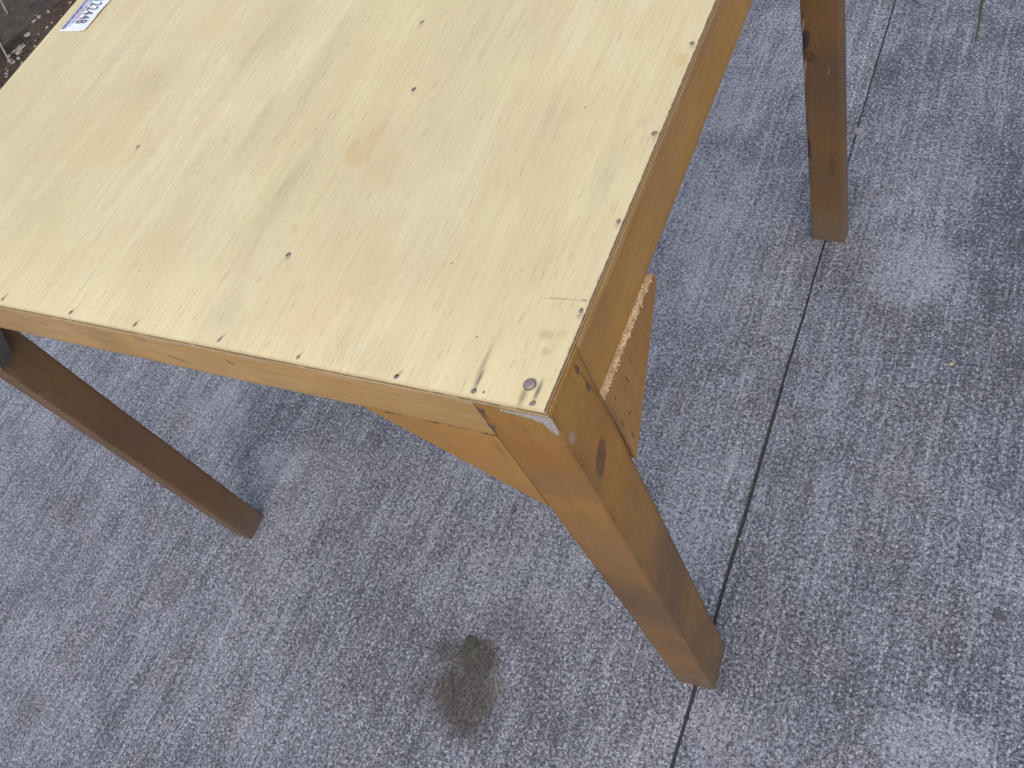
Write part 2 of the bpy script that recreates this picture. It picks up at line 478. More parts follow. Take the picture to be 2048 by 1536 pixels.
def side_apron_marks(m, c):
    k = m.blobs(m.warp(m.P, 50, .004), [((0, .150, .724), (.03, .014, .004), dict(soft=.7)), ((0, .163, .728), (.03, .002, .004), dict(soft=.4))])
    return m.mix(m.math('MULTIPLY', k, .6), c, (.09, .045, .025))

def front_apron_marks(m, c):
    k = m.blobs(m.warp(m.P, 40, .006), [((-.375, 0, .70), (.022, .03, .004), dict(soft=.8, rot=(0, .35, 0), amt=.6)), ((-.30, 0, .715), (.006, .03, .003), dict(soft=.6, rot=(0, .5, 0), amt=.9)),
                    ((-.40, 0, .725), (.012, .03, .006), dict(soft=1., amt=.5)), ((-.545, 0, .715), (.008, .03, .003), dict(soft=.8, rot=(0, .5, 0), amt=.7)),
                    ((-.47, 0, .706), (.03, .03, .004), dict(soft=1., amt=.35))])
    c = m.mix(k, c, (.15, .10, .075))
    e = m.ramp(m.sep(m.warp(m.P, 140, .002))[2], .7311, .7325, 0, .85)
    c = m.mix(e, c, (.10, .055, .03))
    e2 = m.math('MULTIPLY', m.ramp(m.sep(m.warp(m.P, 70, .006))[2], .726, .7295, 0, 1), m.ramp(m.noise(m.P, 14, 2, .5), .45, .6, 0, .6))
    return m.mix(e2, c, (.46, .34, .22))

def gusset_front_marks(m, c):
    z = m.sep(m.warp(m.P, 120, .0022))[2]
    k = m.math('MULTIPLY', m.ramp(z, .6815, .6826, 0, 1), m.ramp(m.noise(m.P, 55, 3, .6), .46, .56))
    c = m.mix(m.math('MULTIPLY', k, .85), c, (.05, .025, .012))
    e = m.blobs(m.warp(m.P, 40, .006), [((-.067, 0, .66), (.006, .03, .03), dict(soft=1., amt=.6)), ((-.12, 0, .65), (.004, .03, .03), dict(soft=1., amt=.4, rot=(0, -.5, 0)))])
    return m.mix(e, c, (.19, .11, .06))

CONC = mat_concrete()
JOINT = mat_joint()
SOIL = mat_soil()
TOP = mat_top()
GOLD, AMBER, DK = (.40, .22, .066), (.285, .138, .044), (.19, .082, .024)
FRONT = mat_varnish("varnished_pine_front", (.48, .315, .145), (.43, .265, .112), (.33, .19, .072), 0, .4, front_apron_marks, cath=(3.6, 0, -15.6))
SIDE = mat_varnish("varnished_pine_side", GOLD, (.36, .19, .06), (.30, .145, .043), 1, .36, side_apron_marks, seed=3.)
GUSSF = mat_varnish("varnished_board_front", (.355, .20, .064), (.32, .17, .052), (.34, .165, .05), 0, .36, gusset_front_marks, seed=5.)
GUSSS = mat_varnish("varnished_board_side", (.34, .185, .064), (.31, .16, .055), (.26, .125, .042), 2, .4, gusset_marks, seed=9.)
STRIP = mat_varnish("worn_edging", (.38, .235, .10), (.33, .19, .075), (.24, .13, .05), 1, .45, seed=7.)
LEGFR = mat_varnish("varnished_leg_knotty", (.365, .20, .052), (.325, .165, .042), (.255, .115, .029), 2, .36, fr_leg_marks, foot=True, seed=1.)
LEGBR = mat_varnish("varnished_leg_chipped_shaded", (.245, .140, .046), (.20, .108, .036), (.155, .078, .027), 2, .36, br_leg_marks, foot=True, seed=2.)  # darker copy: the rear leg's shade is put into its base colour
LEGL = mat_varnish("varnished_leg_plain_shaded", (.205, .125, .062), (.160, .094, .047), (.110, .060, .030), 2, .36, foot=True, seed=4.)  # shade on the leg's inner face put into the whole base tone
CHIPB = mat_chipboard()
RAW = mat_plain("grey_sawn_edge", (.10, .098, .09), (.17, .165, .15), 90, .85, .0004)  # grey reflected from the ground, put into the edge's own colour
DIRON = mat_plain("dark_nail_head", (.05, .035, .032), (.15, .11, .10), 700, .6, .0002, .4, .2)
IRON = mat_plain("rusty_nail_head", (.20, .15, .15), (.42, .33, .33), 900, .55, .0002, .5, .35)
PRIMER = mat_plain("torn_grey_primer", (.29, .255, .23), (.44, .395, .365), 220, .9, .0006)
PAPER = mat_plain("white_label_paper", (.84, .86, .88), (.88, .89, .9), 60, .5)
INK = mat_plain("faded_violet_ink", (.075, .065, .13), (.12, .105, .19), 300, .6)
INKP = mat_plain("pale_violet_ink", (.36, .35, .60), (.50, .50, .74), 240, .6)
PALEC = mat_plain("pale_chip", (.22, .20, .17), (.40, .375, .33), 60, .9, .001)
TIMBER = mat_plain("weathered_dark_timber", (.036, .029, .022), (.088, .072, .053), 18, .9, .002)
STRAW = mat_plain("dry_straw", (.22, .19, .13), (.38, .34, .26), 90, .8)
GRASS = mat_plain("green_blade", (.045, .055, .026), (.075, .088, .042), 90, .6)
DIRT = mat_plain("dry_dirt_clump", (.045, .043, .034), (.115, .108, .085), 160, .95, .001)
PETAL = mat_plain("yellow_petal", (.44, .44, .14), (.55, .55, .22), 200, .7)
DLEAF = mat_plain("dark_dry_leaf", (.07, .07, .08), (.11, .11, .12), 150, .8)
GRIT = mat_plain("white_grit", (.42, .42, .42), (.55, .55, .55), 200, .9)
PEBB = mat_plain("grey_pebble", (.19, .18, .175), (.30, .285, .275), 200, .9, .0008)
TWIG = mat_plain("dark_twig", (.02, .017, .017), (.05, .043, .04), 200, .85)

# ------------------------------------------------------------------ mesh helpers
def link(name, me, mats, parent=None):
    o = bpy.data.objects.new(name, me)
    COL.objects.link(o)
    for mt in (mats if isinstance(mats, (list, tuple)) else [mats]):
        me.materials.append(mt)
    if parent:
        o.parent = parent
    return o

def finish(bm, name, mats, parent=None, smooth=35):
    bmesh.ops.recalc_face_normals(bm, faces=bm.faces)
    me = bpy.data.meshes.new(name)
    bm.to_mesh(me); bm.free()
    if smooth:
        me.shade_smooth()
        me.set_sharp_from_angle(angle=math.radians(smooth))
    return link(name, me, mats, parent)

def tag(o, label=None, cat=None, group=None, kind=None):
    for k, v in (("label", label), ("category", cat), ("group", group), ("kind", kind)):
        if v:
            o[k] = v
    return o

def nz(x, y=0., z=0.):
    return mn.noise(Vector((x, y, z)))

def beam(name, loopA, loopB, n, mats, parent, r0=.0014, seed=0., wob=.0004, chip=None, grime=(0, 0, 0, 0), wear=(1, 1, 1, 1)):
    """four-cornered bar from loopA to loopB with unevenly worn, rounded arrises"""
    bm = bmesh.new()
    wl = bm.verts.layers.float.new("wear")
    gl = bm.verts.layers.float.new("grime")
    A = [Vector(p) for p in loopA]; B = [Vector(p) for p in loopB]
    ln = (A[0] - B[0]).length
    rings = []
    for k in range(n + 1):
        t = k / n
        Q = [a.lerp(b, t) for a, b in zip(A, B)]
        cen = sum(Q, Vector()) / 4
        ring = []
        for i in range(4):
            p, pp, pn = Q[i], Q[i - 1], Q[(i + 1) % 4]
            u, v = (pp - p).normalized(), (pn - p).normalized()
            s = t * ln
            r = r0 * (1 + .55 * nz(s * 30, seed + i * 9.1) + .5 * max(0, nz(s * 160, seed + i * 5.3)))
            r = max(r, .0003)
            if chip:
                r += chip(i, s)
            off = (u + v) * wob * nz(s * 9, seed + i * 3.7, 4.)
            p = p + off
            wv = .55 + .6 * nz(s * 18, seed + i * 2.2, 8.)
            for q, ww in ((p + u * r, .5), (p + (u + v) * r * .30, 1.), (p + v * r, .5)):
                vt = bm.verts.new(q)
                vt[wl] = max(0., wv * ww * wear[i])
                vt[gl] = grime[i] * ww * max(0., .75 + .6 * nz(s * 22, seed + i))
                ring.append(vt)
            nxt = Q[(i + 1) % 4]
            for f in (.03 / max((nxt - p).length, .0301) * .1 + .12, .88):      # face vertices so that the attributes fade
                vt = bm.verts.new(p.lerp(nxt, f))
                ring.append(vt)
        rings.append(ring)
    m_ = len(rings[0])
    for a, b in zip(rings, rings[1:]):
        for j in range(m_):
            bm.faces.new((a[j], a[(j + 1) % m_], b[(j + 1) % m_], b[j]))
    bm.faces.new(rings[0]); bm.faces.new(rings[-1])
    return finish(bm, name, mats, parent, 50)

def prism(name, poly, axis, d0, d1, mats, parent, bevel=.0007, top_mat=None):
    """polygon (2 coordinates in the plane normal to axis) extruded from d0 to d1"""
    bm = bmesh.new()
    def P(q, d):
        l = list(q); l.insert(axis, d); return l
    a = [bm.verts.new(P(q, d0)) for q in poly]
    b = [bm.verts.new(P(q, d1)) for q in poly]
    n = len(poly)
    fs = [bm.faces.new((a[i], a[(i + 1) % n], b[(i + 1) % n], b[i])) for i in range(n)]
    bm.faces.new(a); bm.faces.new(b)
    if top_mat is not None:
        for i in top_mat:
            fs[i].material_index = 1
    if bevel:
        bmesh.ops.bevel(bm, geom=bm.edges[:], offset=bevel, segments=2, affect='EDGES', profile=.6)
    return finish(bm, name, mats, parent, 40)

# ------------------------------------------------------------------ the setting
def joint_x(y):
    return -.0312 + .0022 * nz(y * 2.2, 1.7) + .0012 * nz(y * 9, 4.)

def joint_w(y):
    w_ = .0050 if y < .35 else max(.0032, .0050 - (y - .35) * .0046)
    w_ += .0014 * nz(y * 7, 9.)
    if y > .78:
        w_ *= .85 + .5 * nz(y * 24, 3.)
    return max(w_, .0019)

def slab(name, sgn, xfar):
    ys = [-40., -8., -2., -.8] + list(np.arange(-.5, 1.9, .0018)) + [2.5, 6., 40.]
    V, F = [], []
    for y in ys:
        x0 = joint_x(y) + sgn * joint_w(y) / 2
        rag = .0010 * nz(y * 320, sgn * 7.) + .0022 * max(0, nz(y * 90, sgn * 3.) - .1) + .0018 * max(0, nz(y * 35, sgn * 5.) - .45)
        x0 += sgn * rag
        b = .0010 + .0008 * nz(y * 130, sgn * 2.)
        V += [(x0, y, -.018), (x0, y, -.0022), (x0 + sgn * b * .35, y, -.0005), (x0 + sgn * (b + .0009), y, 0), (xfar, y, 0)]
    for k in range(len(ys) - 1):
        for j in range(4):
            q = (k * 5 + j, k * 5 + j + 1, k * 5 + j + 6, k * 5 + j + 5)
            F.append(q if sgn > 0 else q[::-1])
    me = bpy.data.meshes.new(name)
    me.from_pydata(V, [], F); me.update()
    bm = bmesh.new(); bm.from_mesh(me)
    for f in bm.faces:
        if f.normal.z < -.01:
            f.normal_flip()
    bm.to_mesh(me); bm.free()
    me.shade_smooth()
    me.set_sharp_from_angle(angle=math.radians(40))
    return tag(link(name, me, CONC), kind='structure')

slab("concrete_slab", 1, 40.)
slab("concrete_slab", -1, -2.60)
bm = bmesh.new()
vs_ = [bm.verts.new(p) for p in ((-.06, -40, -.0034), (.0, -40, -.0034), (.0, 40, -.0034), (-.06, 40, -.0034))]
bm.faces.new(vs_)
tag(finish(bm, "joint_filler", JOINT, smooth=0), kind='structure')
bm = bmesh.new()
bm.faces.new([bm.verts.new(p) for p in ((-90, -90, -.06), (90, -90, -.06), (90, 90, -.06), (-90, 90, -.06))])
tag(finish(bm, "ground", SOIL, smooth=0), kind='structure')

def soil_z(x, y):
    v = Vector((x, y, 0))
    z = .012 * mn.noise(v * 6) + .008 * mn.noise(v * 22) + .005 * mn.noise(v * 70) + .003 * mn.noise(v * 190)
    d = (x + 2.779) * .918 - (y - 1.284) * .397                      # distance in front of the board's edge
    t = max(0., min(1., (y - 1.325) / .05))
    return z - .004 + .036 * t * math.exp(-max(d, 0.) / .09)
bm = bmesh.new()
nx, ny = 150, 190
g = [[bm.verts.new((x, y, soil_z(x, y))) for x in np.linspace(-3.7, -2.604, nx)] for y in np.linspace(.7, 2.2, ny)]
for j in range(ny - 1):
    for i in range(nx - 1):
        bm.faces.new((g[j][i], g[j][i + 1], g[j + 1][i + 1], g[j + 1][i]))
tag(finish(bm, "soil_bed", SOIL, smooth=80), kind='structure')

# ------------------------------------------------------------------ the table
root = bpy.data.objects.new("wooden_table", None)
COL.objects.link(root)
root.empty_display_size = .1
tag(root, "wooden table with pale plywood top and golden varnished legs standing on concrete", "table")

W, D = .871, .79
# plywood top
def top_chip(i, s):
    if i == 3:                                                     # front arris, splintered in places
        x = s - W
        return .0006 * max(0, nz(s * 70, 31.)) + .0016 * max(0, nz(s * 24, 12.) - .30) + (.0014 if abs(x + .121) < .004 else 0)
    return .0002 * max(0, nz(s * 90, i * 3.))
top = beam("tabletop", [(-W, -.0009, .7330), (-W, D, .7330), (-W, D, .74), (-W, -.0009, .74)],
           [(-.0021, -.0009, .7330), (-.0021, D, .7330), (-.0021, D, .74), (-.0021, -.0009, .74)], 420, TOP, root,
           r0=.0005, seed=3., wob=.0002, chip=top_chip)
# nails in the top
def nail_mesh(name, r, h):
    bm = bmesh.new()
    prof = [(r, -.0006), (r, h * .3), (r * .82, h * .8), (r * .45, h), (0, h * 1.02)]
    n = 12
    rings = []
    for pr, pz in prof[:-1]:
        rings.append([bm.verts.new((pr * math.cos(2 * math.pi * k / n) * (1 + .08 * nz(k, r * 900)), pr * math.sin(2 * math.pi * k / n), pz)) for k in range(n)])
    tip = bm.verts.new((0, 0, prof[-1][1]))
    for a, b in zip(rings, rings[1:]):
        for k in range(n):
            bm.faces.new((a[k], a[(k + 1) % n], b[(k + 1) % n], b[k]))
    for k in range(n):
        bm.faces.new((rings[-1][k], rings[-1][(k + 1) % n], tip))
    bmesh.ops.recalc_face_normals(bm, faces=bm.faces)
    me = bpy.data.meshes.new(name); bm.to_mesh(me); bm.free(); me.shade_smooth()
    me.materials.append(IRON)
    return me
nm = nail_mesh("nail", .0016, .0005)
for i, (x, y) in enumerate(NAILS):
    o = bpy.data.objects.new("nail", nm); COL.objects.link(o); o.parent = top
    o.location = (x, y, .7399); o.rotation_euler = (random.uniform(-.1, .1), random.uniform(-.1, .1), random.uniform(0, 6))
    s = random.uniform(.55, .95); o.scale = (s, s * random.uniform(.8, 1.25), random.uniform(.4, 1))
bo = bpy.data.objects.new("nail", nail_mesh("nail", .0040, .0010)); COL.objects.link(bo); bo.parent = top
bo.location = (BOLT[0], BOLT[1], .7401); bo["label"] = "large round nail head near the front corner"

# legs: loops run outer-front, outer-back, inner-back, inner-front (for the right-hand legs)
ZT = .7322
def lip_leg(name, A, B, mats, **kw):
    return beam(name, A, B, 110, mats, root, **kw)
def fr_chip(i, s):
    if i == 0 and s < .03:
        return .0032 * (1 - s / .03)
    if s < .012:
        return .002 * (1 - s / .012)
    return 0.
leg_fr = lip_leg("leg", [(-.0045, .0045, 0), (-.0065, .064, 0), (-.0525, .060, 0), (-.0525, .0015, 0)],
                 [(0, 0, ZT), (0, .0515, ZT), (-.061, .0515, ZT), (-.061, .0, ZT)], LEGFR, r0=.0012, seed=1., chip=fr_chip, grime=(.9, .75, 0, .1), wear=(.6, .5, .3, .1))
def br_chip(i, s):
    if i == 3:                                                     # splintered inner arris
        c = .0
        for s0, hw, d in ((.398, .020, .0075), (.212, .016, .0045), (.33, .05, .0022), (.27, .035, .0016)):
            c += d * max(0., 1 - abs(s - s0) / hw)
        return c + .0008 * max(0, nz(s * 60, 77.))
    return .001 * max(0, 1 - s / .012)
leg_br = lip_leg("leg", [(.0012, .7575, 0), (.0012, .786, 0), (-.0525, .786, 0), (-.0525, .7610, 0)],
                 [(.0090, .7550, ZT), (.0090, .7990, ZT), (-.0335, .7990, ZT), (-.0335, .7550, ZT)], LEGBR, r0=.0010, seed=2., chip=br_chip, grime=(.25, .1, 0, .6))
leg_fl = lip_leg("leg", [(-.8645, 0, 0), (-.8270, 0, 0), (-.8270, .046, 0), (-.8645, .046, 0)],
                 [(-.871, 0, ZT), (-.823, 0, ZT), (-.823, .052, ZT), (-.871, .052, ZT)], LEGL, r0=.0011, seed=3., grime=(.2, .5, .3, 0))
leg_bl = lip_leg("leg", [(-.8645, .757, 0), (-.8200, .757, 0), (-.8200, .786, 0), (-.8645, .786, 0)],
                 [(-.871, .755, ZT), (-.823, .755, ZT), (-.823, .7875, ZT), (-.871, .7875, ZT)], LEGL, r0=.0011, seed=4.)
# leg corner veneer that rises beside the top sheet
prism("leg_cheek", [(.0002, ZT + .0002), (.0513, ZT + .0002), (.0513, .7388), (.0012, .7390)], 0, -.0013, -.0001, LEGFR, leg_fr, bevel=.0003)

# aprons
def ap_chip(i, s):
    return .0005 * max(0, nz(s * 60, i * 11.)) + .001 * max(0, nz(s * 20, i * 4.) - .4)
beam("apron", [(-.8226, .0003, .6835), (-.8226, .0195, .6835), (-.8226, .0195, .7323), (-.8226, .0003, .7323)],
     [(-.0614, .0003, .6835), (-.0614, .0195, .6835), (-.0614, .0195, .7323), (-.0614, .0003, .7323)], 260, FRONT, root, r0=.0007, seed=11., chip=ap_chip,
     grime=(0, 0, 0, .3))
beam("apron", [(-.0255, .0519, .667), (-.0052, .0519, .667), (-.0052, .0519, .7323), (-.0255, .0519, .7323)],
     [(-.0255, .7546, .667), (-.0052, .7546, .667), (-.0052, .7546, .7323), (-.0255, .7546, .7323)], 200, SIDE, root, r0=.0012, seed=12., chip=ap_chip)
beam("apron", [(-.8226, .768, .676), (-.8226, .787, .676), (-.8226, .787, .7323), (-.8226, .768, .7323)],
     [(-.0340, .768, .676), (-.0340, .787, .676), (-.0340, .787, .7323), (-.0340, .768, .7323)], 60, SIDE, root, seed=13.)
beam("apron", [(-.870, .0524, .676), (-.850, .0524, .676), (-.850, .0524, .7323), (-.870, .0524, .7323)],
     [(-.870, .7546, .676), (-.850, .7546, .676), (-.850, .7546, .7323), (-.870, .7546, .7323)], 60, SIDE, root, seed=14.)
# varnished lipping along the right edge of the top
beam("edging_strip", [(-.0015, .0519, .7315), (-.0002, .0519, .7315), (-.0002, .0519, .7389), (-.0015, .0519, .7389)],
     [(-.0015, .787, .7315), (-.0002, .787, .7315), (-.0002, .787, .7389), (-.0015, .787, .7389)], 200, STRIP, root, r0=.0004, seed=15., wear=(.1, .1, .2, .2))

# corner gussets
prism("gusset", [(-.1805, .6829), (-.0612, .6829), (-.0595, .5610)], 1, .0002, .0160, [GUSSF, CHIPB], root, .0006)
prism("gusset", [(-.7035, .6829), (-.8226, .6829), (-.8238, .5540)], 1, .0002, .0240, [GUSSF, RAW], root, 0, top_mat=(2,))
g2 = prism("gusset", [(.0522, .6668), (.1655, .6668), (.1705, .6635), (.1715, .655), (.0575, .5645)], 0, -.0165, -.0006, [GUSSS, CHIPB], root, 0, top_mat=(0, 1, 2))
g2["label"] = "gusset with bare chipboard edge showing on top"
prism("gusset", [(.754, .6668), (.641, .6668), (.755, .5645)], 0, -.0165, -.0004, [GUSSS, CHIPB], root, .0006)
# crumbled rim of the chipboard: loose flakes standing on the raw edge
bm = bmesh.new()
for k in range(260):
    y = random.uniform(.053, .168); x = random.uniform(-.0050, .0003)
    s = random.uniform(.0003, .0008)
    mt = Matrix.Translation((x, y, .6667)) @ Matrix.Rotation(random.uniform(0, 3), 4, 'Z') @ Matrix.Rotation(random.uniform(-.5, .5), 4, 'X') @ Matrix.Diagonal((s, s * random.uniform(.8, 2.2), s * .7, 1))
    bmesh.ops.create_cube(bm, size=1.4, matrix=mt)
tag(finish(bm, "chipboard_flakes", CHIPB, g2, 0), kind='stuff')

# nails in the legs
dnm = nm.copy(); dnm.materials.clear(); dnm.materials.append(DIRON)
def leg_nail(x, y, z, rot, r=.0022, par=leg_fr):
    o = bpy.data.objects.new("nail", dnm); COL.objects.link(o); o.parent = par
    o.location = (x, y, z); o.rotation_euler = rot; k = r / .0016; o.scale = (k, k, 1.4)
leg_nail(-.0575, -.0001, .7225, (math.pi / 2, 0, 0), .0026)
leg_nail(-.0585, -.0001, .6995, (math.pi / 2, 0, 0), .0026)
leg_nail(.0001, .041, .726, (0, math.pi / 2, 0), .0021)
leg_nail(.0001, .043, .6995, (0, math.pi / 2, 0), .0023)

# torn pale patch at the leg's top corner
poly = [(-.0400, .7300), (-.0395, .7282), (-.031, .7277), (-.022, .7268), (-.0175, .7255), (-.0135, .7232), (-.0105, .7232), (-.0100, .7205),
        (-.0085, .7195), (-.0088, .7165), (-.0070, .7125), (-.0032, .7080), (-.0016, .7120), (-.0013, .7200), (-.0012, .7290), (-.0020, .7312), (-.012, .7312), (-.026, .7306)]
bm = bmesh.new()
vv = [bm.verts.new((x, -.0007, z)) for x, z in poly]
f = bm.faces.new(vv)
r = bmesh.ops.extrude_face_region(bm, geom=[f])
for e in r['geom']:
    if isinstance(e, bmesh.types.BMVert):
        e.co.y = .0004
pt = finish(bm, "torn_patch", PRIMER, leg_fr, 0)
pt["label"] = "pale torn patch at the top corner of the front leg"

# ------------------------------------------------------------------ number label stuck on the top
lab = bpy.data.objects.new("number_label", None); COL.objects.link(lab); lab.empty_display_size = .02
lab.location = (-.825, .388, .7401)
tag(lab, "white paper number label stuck on the far left of the plywood top", "label")
bm = bmesh.new()
nx, ny = 14, 30
g = []
for j in range(ny + 1):
    row = []
    for i in range(nx + 1):
        u, v = i / nx, j / ny
        x = -.0265 + .0535 * u
        y = .0005 + .112 * v + .0018 * (1 - u)
        z = .0004 + .0022 * max(0., u - .72) / .28 * (.6 + .5 * nz(v * 5, 2.))
        row.append(bm.verts.new((x, y, z)))
    g.append(row)
for j in range(ny):
    for i in range(nx):
        bm.faces.new((g[j][i], g[j][i + 1], g[j + 1][i + 1], g[j + 1][i]))
pap = finish(bm, "paper", PAPER, lab, 60)
def bar(bm, x0, x1, y0, y1, z=.00062):
    bm.faces.new([bm.verts.new(p) for p in ((x0, y0, z), (x1, y0, z), (x1, y1, z), (x0, y1, z))])
bm = bmesh.new()
bar(bm, -.0262, -.0170, .0068, .1110)
finish(bm, "printed_border", INKP, lab, 0)
bm = bmesh.new()
y = .006
while y < .110:                                                    # worn pattern in the border
    h_ = random.uniform(.0008, .003)
    x0 = random.uniform(-.0260, -.0235)
    bar(bm, x0, x0 + random.uniform(.002, .0055), y, y + h_, .00085)
    y += h_ + random.uniform(.0006, .0016)
finish(bm, "border_print", INK, lab, 0)
bm = bmesh.new()
y = .0165
while y < .108:
    h_ = random.choice((.0005, .0008, .0013))
    bar(bm, -.0158, -.0098 + random.uniform(0, .0015), y, y + h_)
    y += h_ + random.choice((.0007, .001, .0016))
finish(bm, "barcode", INK, lab, 0)
bm = bmesh.new()
for a, b, c_, d in ((-.0150, -.0125, .0105, .0112), (-.0150, -.0127, .0122, .0128), (-.0146, -.0115, .0135, .0141)):
    bar(bm, a, b, c_, d)
for y in (.016, .018, .0195):
    bar(bm, .0185, .0198, y, y + .0009, .0012)
tag(finish(bm, "small_print", INK, lab, 0), kind='stuff')
for k, ch in enumerate("844221"):
    cu = bpy.data.curves.new("digit", 'FONT')
    cu.body = ch; cu.size = .029; cu.align_x = 'CENTER'; cu.align_y = 'CENTER'; cu.extrude = .00008
    cu.offset = 0.
    to = bpy.data.objects.new("digit", cu); COL.objects.link(to)
    bpy.context.view_layer.update()
    me = bpy.data.meshes.new_from_object(to.evaluated_get(bpy.context.evaluated_depsgraph_get()))
    bpy.data.objects.remove(to, do_unlink=True)
    ys_ = [v.co.y for v in me.vertices]; cy = (max(ys_) + min(ys_)) / 2
    xs_ = [v.co.x for v in me.vertices]; cx = (max(xs_) + min(xs_)) / 2
    kx = min(.0066 / (max(xs_) - min(xs_)), .6); ky = .0205 / (max(ys_) - min(ys_))
    for v in me.vertices:
        X, Y = (v.co.x - cx) * kx, (v.co.y - cy) * ky
        v.co = (Y + .0045, -X, v.co.z)
    o = link("digit", me, INK, lab)
    o.location = (0, .0185 + k * .0082, .0012)

# ------------------------------------------------------------------ timber board, chips and stalks on the soil
A, B = Vector((-2.779, 1.284, 0)), Vector((-2.705, 1.455, 0))
dr = (B - A).normalized(); nrm = Vector((-dr.y, dr.x, 0))
A2, B2 = A - dr * .35, B + dr * .4
bl = beam("timber_board", [(*A2.xy, -.03), (*A2.xy, .040), (*(A2 + nrm * .42).xy, .040), (*(A2 + nrm * .42).xy, -.03)],
          [(*B2.xy, -.03), (*B2.xy, .036), (*(B2 + nrm * .42).xy, .036), (*(B2 + nrm * .42).xy, -.03)], 120, TIMBER, None, r0=.003, seed=21., wob=.004)
tag(bl, "dark weathered timber board lying on soil beyond the table", "board")

def chip_obj(x, y, s, el=1., rot=0., zoff=.006, mats=PALEC, name="pale_chip", th=.25):
    bm = bmesh.new()
    n = random.choice((5, 6, 6, 7))
    lo, up = [], []
    for k in range(n):
        a = 2 * math.pi * k / n + random.uniform(-.25, .25)
        rr = s * random.uniform(.7, 1.15)
        p = Vector((math.cos(a) * rr * el, math.sin(a) * rr, 0))
        tz = random.uniform(-.1, .1) * s
        lo.append(bm.verts.new((p.x, p.y, -s * th)))
        up.append(bm.verts.new((p.x * .9, p.y * .9, s * th + tz)))
    for k in range(n):
        bm.faces.new((lo[k], lo[(k + 1) % n], up[(k + 1) % n], up[k]))
    bm.faces.new(lo); bm.faces.new(up)
    o = finish(bm, name, mats, None, 0)
    o.location = (x, y, zoff)
    o.rotation_euler = (random.uniform(-.2, .2), random.uniform(-.2, .2), rot)
    return o
def gz(x, y):
    return soil_z(x, y)
CH = [(-2.782, 1.524, .024, 1.4, 1.2), (-2.745, 1.516, .010, 1.3, -.4), (-2.705, 1.508, .007, 1.8, 1.), (-2.807, 1.496, .008, 2., 1.1),
      (-2.86, 1.551, .008, 1.4, 0), (-2.778, 1.492, .005, 1, 0), (-2.775, 1.300, .008, 2.8, .9),
      (-2.750, 1.300, .008, 3.0, .9), (-2.785, 1.280, .007, 2.6, .6), (-2.755, 1.283, .013, 1.2, 0), (-2.780, 1.262, .007, 1.9, -.6), (-2.738, 1.258, .008, 1.2, 0),
      (-2.772, 1.246, .007, 1.9, .5), (-2.744, 1.241, .010, 1.1, .4), (-2.700, 1.238, .008, 1.8, -.8), (-2.827, 1.250, .008, 2., .7), (-2.744, 1.191, .006, 1, 0),
      (-2.721, 1.174, .006, 1.1, 0), (-2.735, 1.395, .009, 1.2, 1.), (-2.720, 1.412, .007, 1.2, 0), (-2.700, 1.44, .006, 1.3, 0), (-2.690, 1.31, .006, 1.1, 0),
      (-2.7475, 1.349, .010, 1.9, .8), (-2.72, 1.47, .006, 1.2, .2), (-2.66, 1.40, .005, 1.4, .2)]
SPEC = {1: "pale chip just to the right of the largest flake", 2: "pale chip closest to the table edge near the largest flake",
        3: "narrow pale flake at the top end of the timber board edge", 6: "short pale splinter lying on the far side of the long splinter", 8: "pale splinter nearest the root of the dry stalk",
        14: "pale chip on soil nearest the plywood top, below the stalk", 15: "oval pale chip touching the table outline behind the plywood", 16: "pale chip left of the dry stalk at the photo's left edge",
        17: "upper of two tiny pale chips low on the soil", 18: "lower of two tiny pale chips low on the soil", 22: "pale flake on the soil heap halfway along the board edge",
        4: "pale flake behind the board at the photo's top edge",
        0: "largest pale flake lying on the soil beyond the number label", 7: "long thin pale splinter lying on soil beside the timber board",
        9: "bright white flake on the soil at the foot of the dry stalk"}
for i, (x, y, s, el, rot) in enumerate(CH):
    o = chip_obj(x, y, s, el, rot, gz(x, y) + s * .25 + .002)
    if i in SPEC:
        tag(o, SPEC[i], "flake", "pale flakes on the soil")
    else:
        tag(o, "tiny pale flake lying on the dark soil between board and table", "flake", "pale flakes on the soil")
bm = bmesh.new()
for k in range(900):
    x, y = random.uniform(-3.0, -2.62), random.uniform(1.0, 1.75)
    s = random.choice((.002, .003, .003, .004, .006))
    mt = Matrix.Translation((x, y, soil_z(x, y) + s * .3)) @ Matrix.Rotation(random.uniform(0, 6), 4, 'Z') @ Matrix.Diagonal((s * random.uniform(.7, 2.), s, s * .6, 1))
    bmesh.ops.create_icosphere(bm, subdivisions=1, radius=1., matrix=mt)
    for v in bm.verts[-12:] if False else []:
        pass
for f in bm.faces:
    f.material_index = 0
me_o = finish(bm, "soil_crumbs", [SOIL, PALEC], None, 0)
rnd = random.Random(3)
for k in range(len(me_o.data.polygons) // 20):
    mi = 1 if rnd.random() < .10 else 0
    for q in range(20):
        me_o.data.polygons[k * 20 + q].material_index = mi
tag(me_o, kind='stuff')

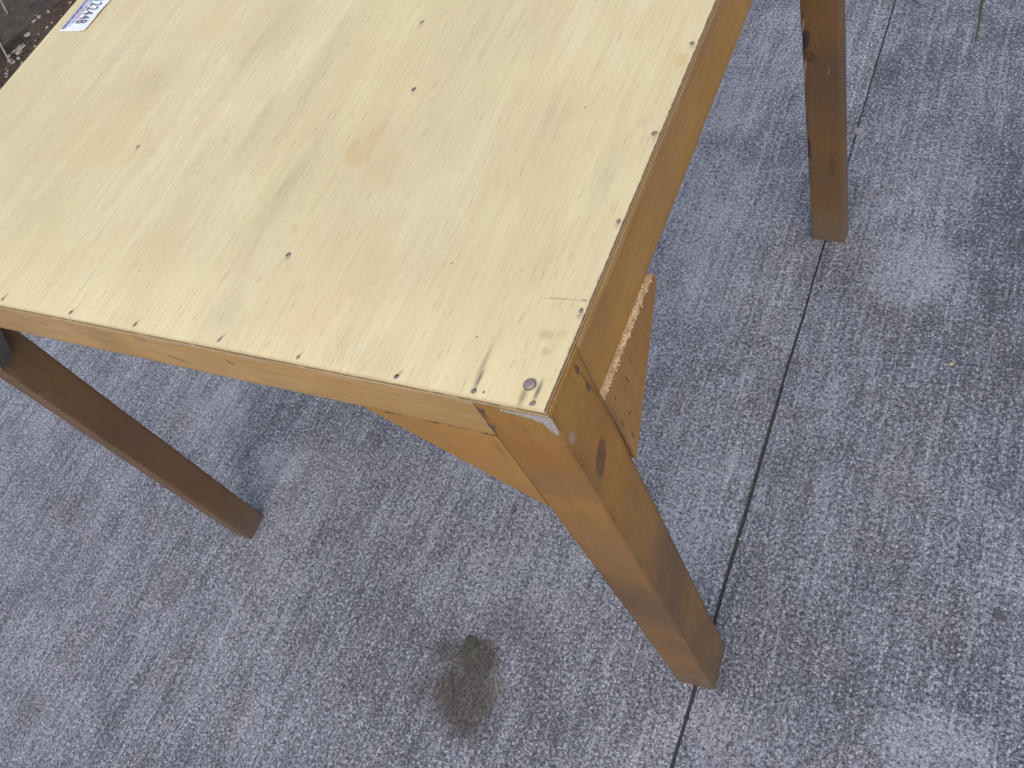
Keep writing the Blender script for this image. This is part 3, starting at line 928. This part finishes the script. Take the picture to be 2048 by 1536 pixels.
def tube(name, pts, radii, mats, parent=None, flat=1.):
    bm = bmesh.new()
    pts = [Vector(p) for p in pts]
    rings = []
    n = 7
    for i, p in enumerate(pts):
        d = (pts[min(i + 1, len(pts) - 1)] - pts[max(i - 1, 0)]).normalized()
        a = d.cross(Vector((0, 0, 1)))
        a = a.normalized() if a.length > 1e-4 else Vector((1, 0, 0))
        b = a.cross(d)
        rings.append([bm.verts.new(p + a * radii[i] * math.cos(2 * math.pi * k / n) + b * radii[i] * flat * math.sin(2 * math.pi * k / n)) for k in range(n)])
    for r1, r2 in zip(rings, rings[1:]):
        for k in range(n):
            bm.faces.new((r1[k], r1[(k + 1) % n], r2[(k + 1) % n], r2[k]))
    bm.faces.new(rings[0]); bm.faces.new(rings[-1])
    return finish(bm, name, mats, parent, 60)
tag(tube("dry_stalk", [(-2.89, 1.350, .062), (-2.845, 1.312, .058), (-2.797, 1.277, .042), (-2.745, 1.235, .018), (-2.725, 1.220, .006)], [.0035, .0035, .0032, .0030, .002], STRAW),
    "pale dry stalk leaning off the near end of the timber board", "stalk")
tag(tube("dry_stalk", [(-3.03, 1.528, .075), (-2.976, 1.484, .066), (-2.94, 1.452, .046), (-2.905, 1.43, .043)], [.0028, .003, .003, .002], STRAW),
    "thin dry stalk lying on top of the timber board", "stalk")

# ------------------------------------------------------------------ small litter on the concrete
bm = bmesh.new()
bmesh.ops.create_icosphere(bm, subdivisions=4, radius=1.)
for v in bm.verts:
    c = v.co.copy()
    k = 1 + .35 * mn.noise(c * 1.7) + .18 * mn.noise(c * 5) + .1 * mn.noise(c * 13)
    v.co = Vector((c.x * .012 * k, c.y * .019 * k, max(c.z, -.2) * .0032 * k))
cl = finish(bm, "dirt_clump", DIRT, None, 60)
cl.location = (-.352, -.050, .0008); cl.rotation_euler = (0, 0, .6)
tag(cl, "low greyish dirt clump on the brown oily spot", "dirt")
tag(tube("straw", [(-.3055, -.066, .0022), (-.2985, -.078, .0028), (-.292, -.088, .0026), (-.2865, -.0965, .0016)], [.0005, .0009, .0009, .0005], STRAW),
    "bent dry straw at the right side of the oily spot", "straw")
tag(tube("straw", [(-.372, -.080, .0020), (-.366, -.094, .0022), (-.358, -.108, .0020), (-.350, -.120, .0014)], [.0006, .0010, .0012, .0006], DIRT),
    "greyish straw running down the middle of the oily spot", "straw")
pb = chip_obj(-.029, 1.011, .008, 1.2, .3, .0012, PEBB, "pebble", .22)
tag(pb, "flat grey pebble beside the slab joint near the rear table leg", "pebble")
pe = chip_obj(.191, .552, .0030, 1.3, .4, .0009, PETAL, "petal", .18)
tag(pe, "tiny yellow petal on the concrete right of the table", "petal")
dl = chip_obj(.299, .198, .0068, 1.5, -.5, .0010, DLEAF, "dry_leaf", .07)
tag(dl, "small dark dry leaf scrap on concrete near the right edge", "leaf")
for (x, y, s, lb) in ((.075, .723, .0022, "tiny white grit on the pale patch of concrete right of the rear leg"), (-.028, .215, .0016, "tiny white grit in the slab joint behind the front leg"),
                      (-.099, .655, .0018, "tiny white grit on concrete left of the slab joint under the table side")):
    tag(chip_obj(x, y, s, 1.2, .3, s * .3, GRIT, "grit", .3), lb, "grit", "white grit on the concrete")
# lying grass blade and twig
bm = bmesh.new()
pa, pb_ = Vector((.1255, 1.232, .004)), Vector((.1135, 1.40, .022))
L_, R_ = [], []
for i in range(15):
    t = i / 14
    p = pa.lerp(pb_, t); p.z += .010 * math.sin(t * math.pi)
    p.x += .003 * math.sin(t * 3)
    wd = .0027 * math.sin(math.pi * min(.97, .08 + t * .75)) ** .8
    L_.append((bm.verts.new(p + Vector((-wd, 0, .0015))), bm.verts.new(p), bm.verts.new(p + Vector((wd, 0, .0015)))))
for a, b in zip(L_, L_[1:]):
    for k in (0, 1):
        bm.faces.new((a[k], a[k + 1], b[k + 1], b[k]))
gb = finish(bm, "grass_blade", GRASS, None, 60)
sm = gb.modifiers.new("thick", 'SOLIDIFY'); sm.thickness = .0006
tag(gb, "green grass blade lying on the concrete near the top right", "grass blade")
tag(tube("twig", [(-.012, 1.372, .002), (.0, 1.358, .003), (.012, 1.347, .003), (.026, 1.338, .0018)], [.0005, .0008, .0007, .0004], TWIG),
    "thin dark twig lying on the concrete right of the rear leg", "twig")
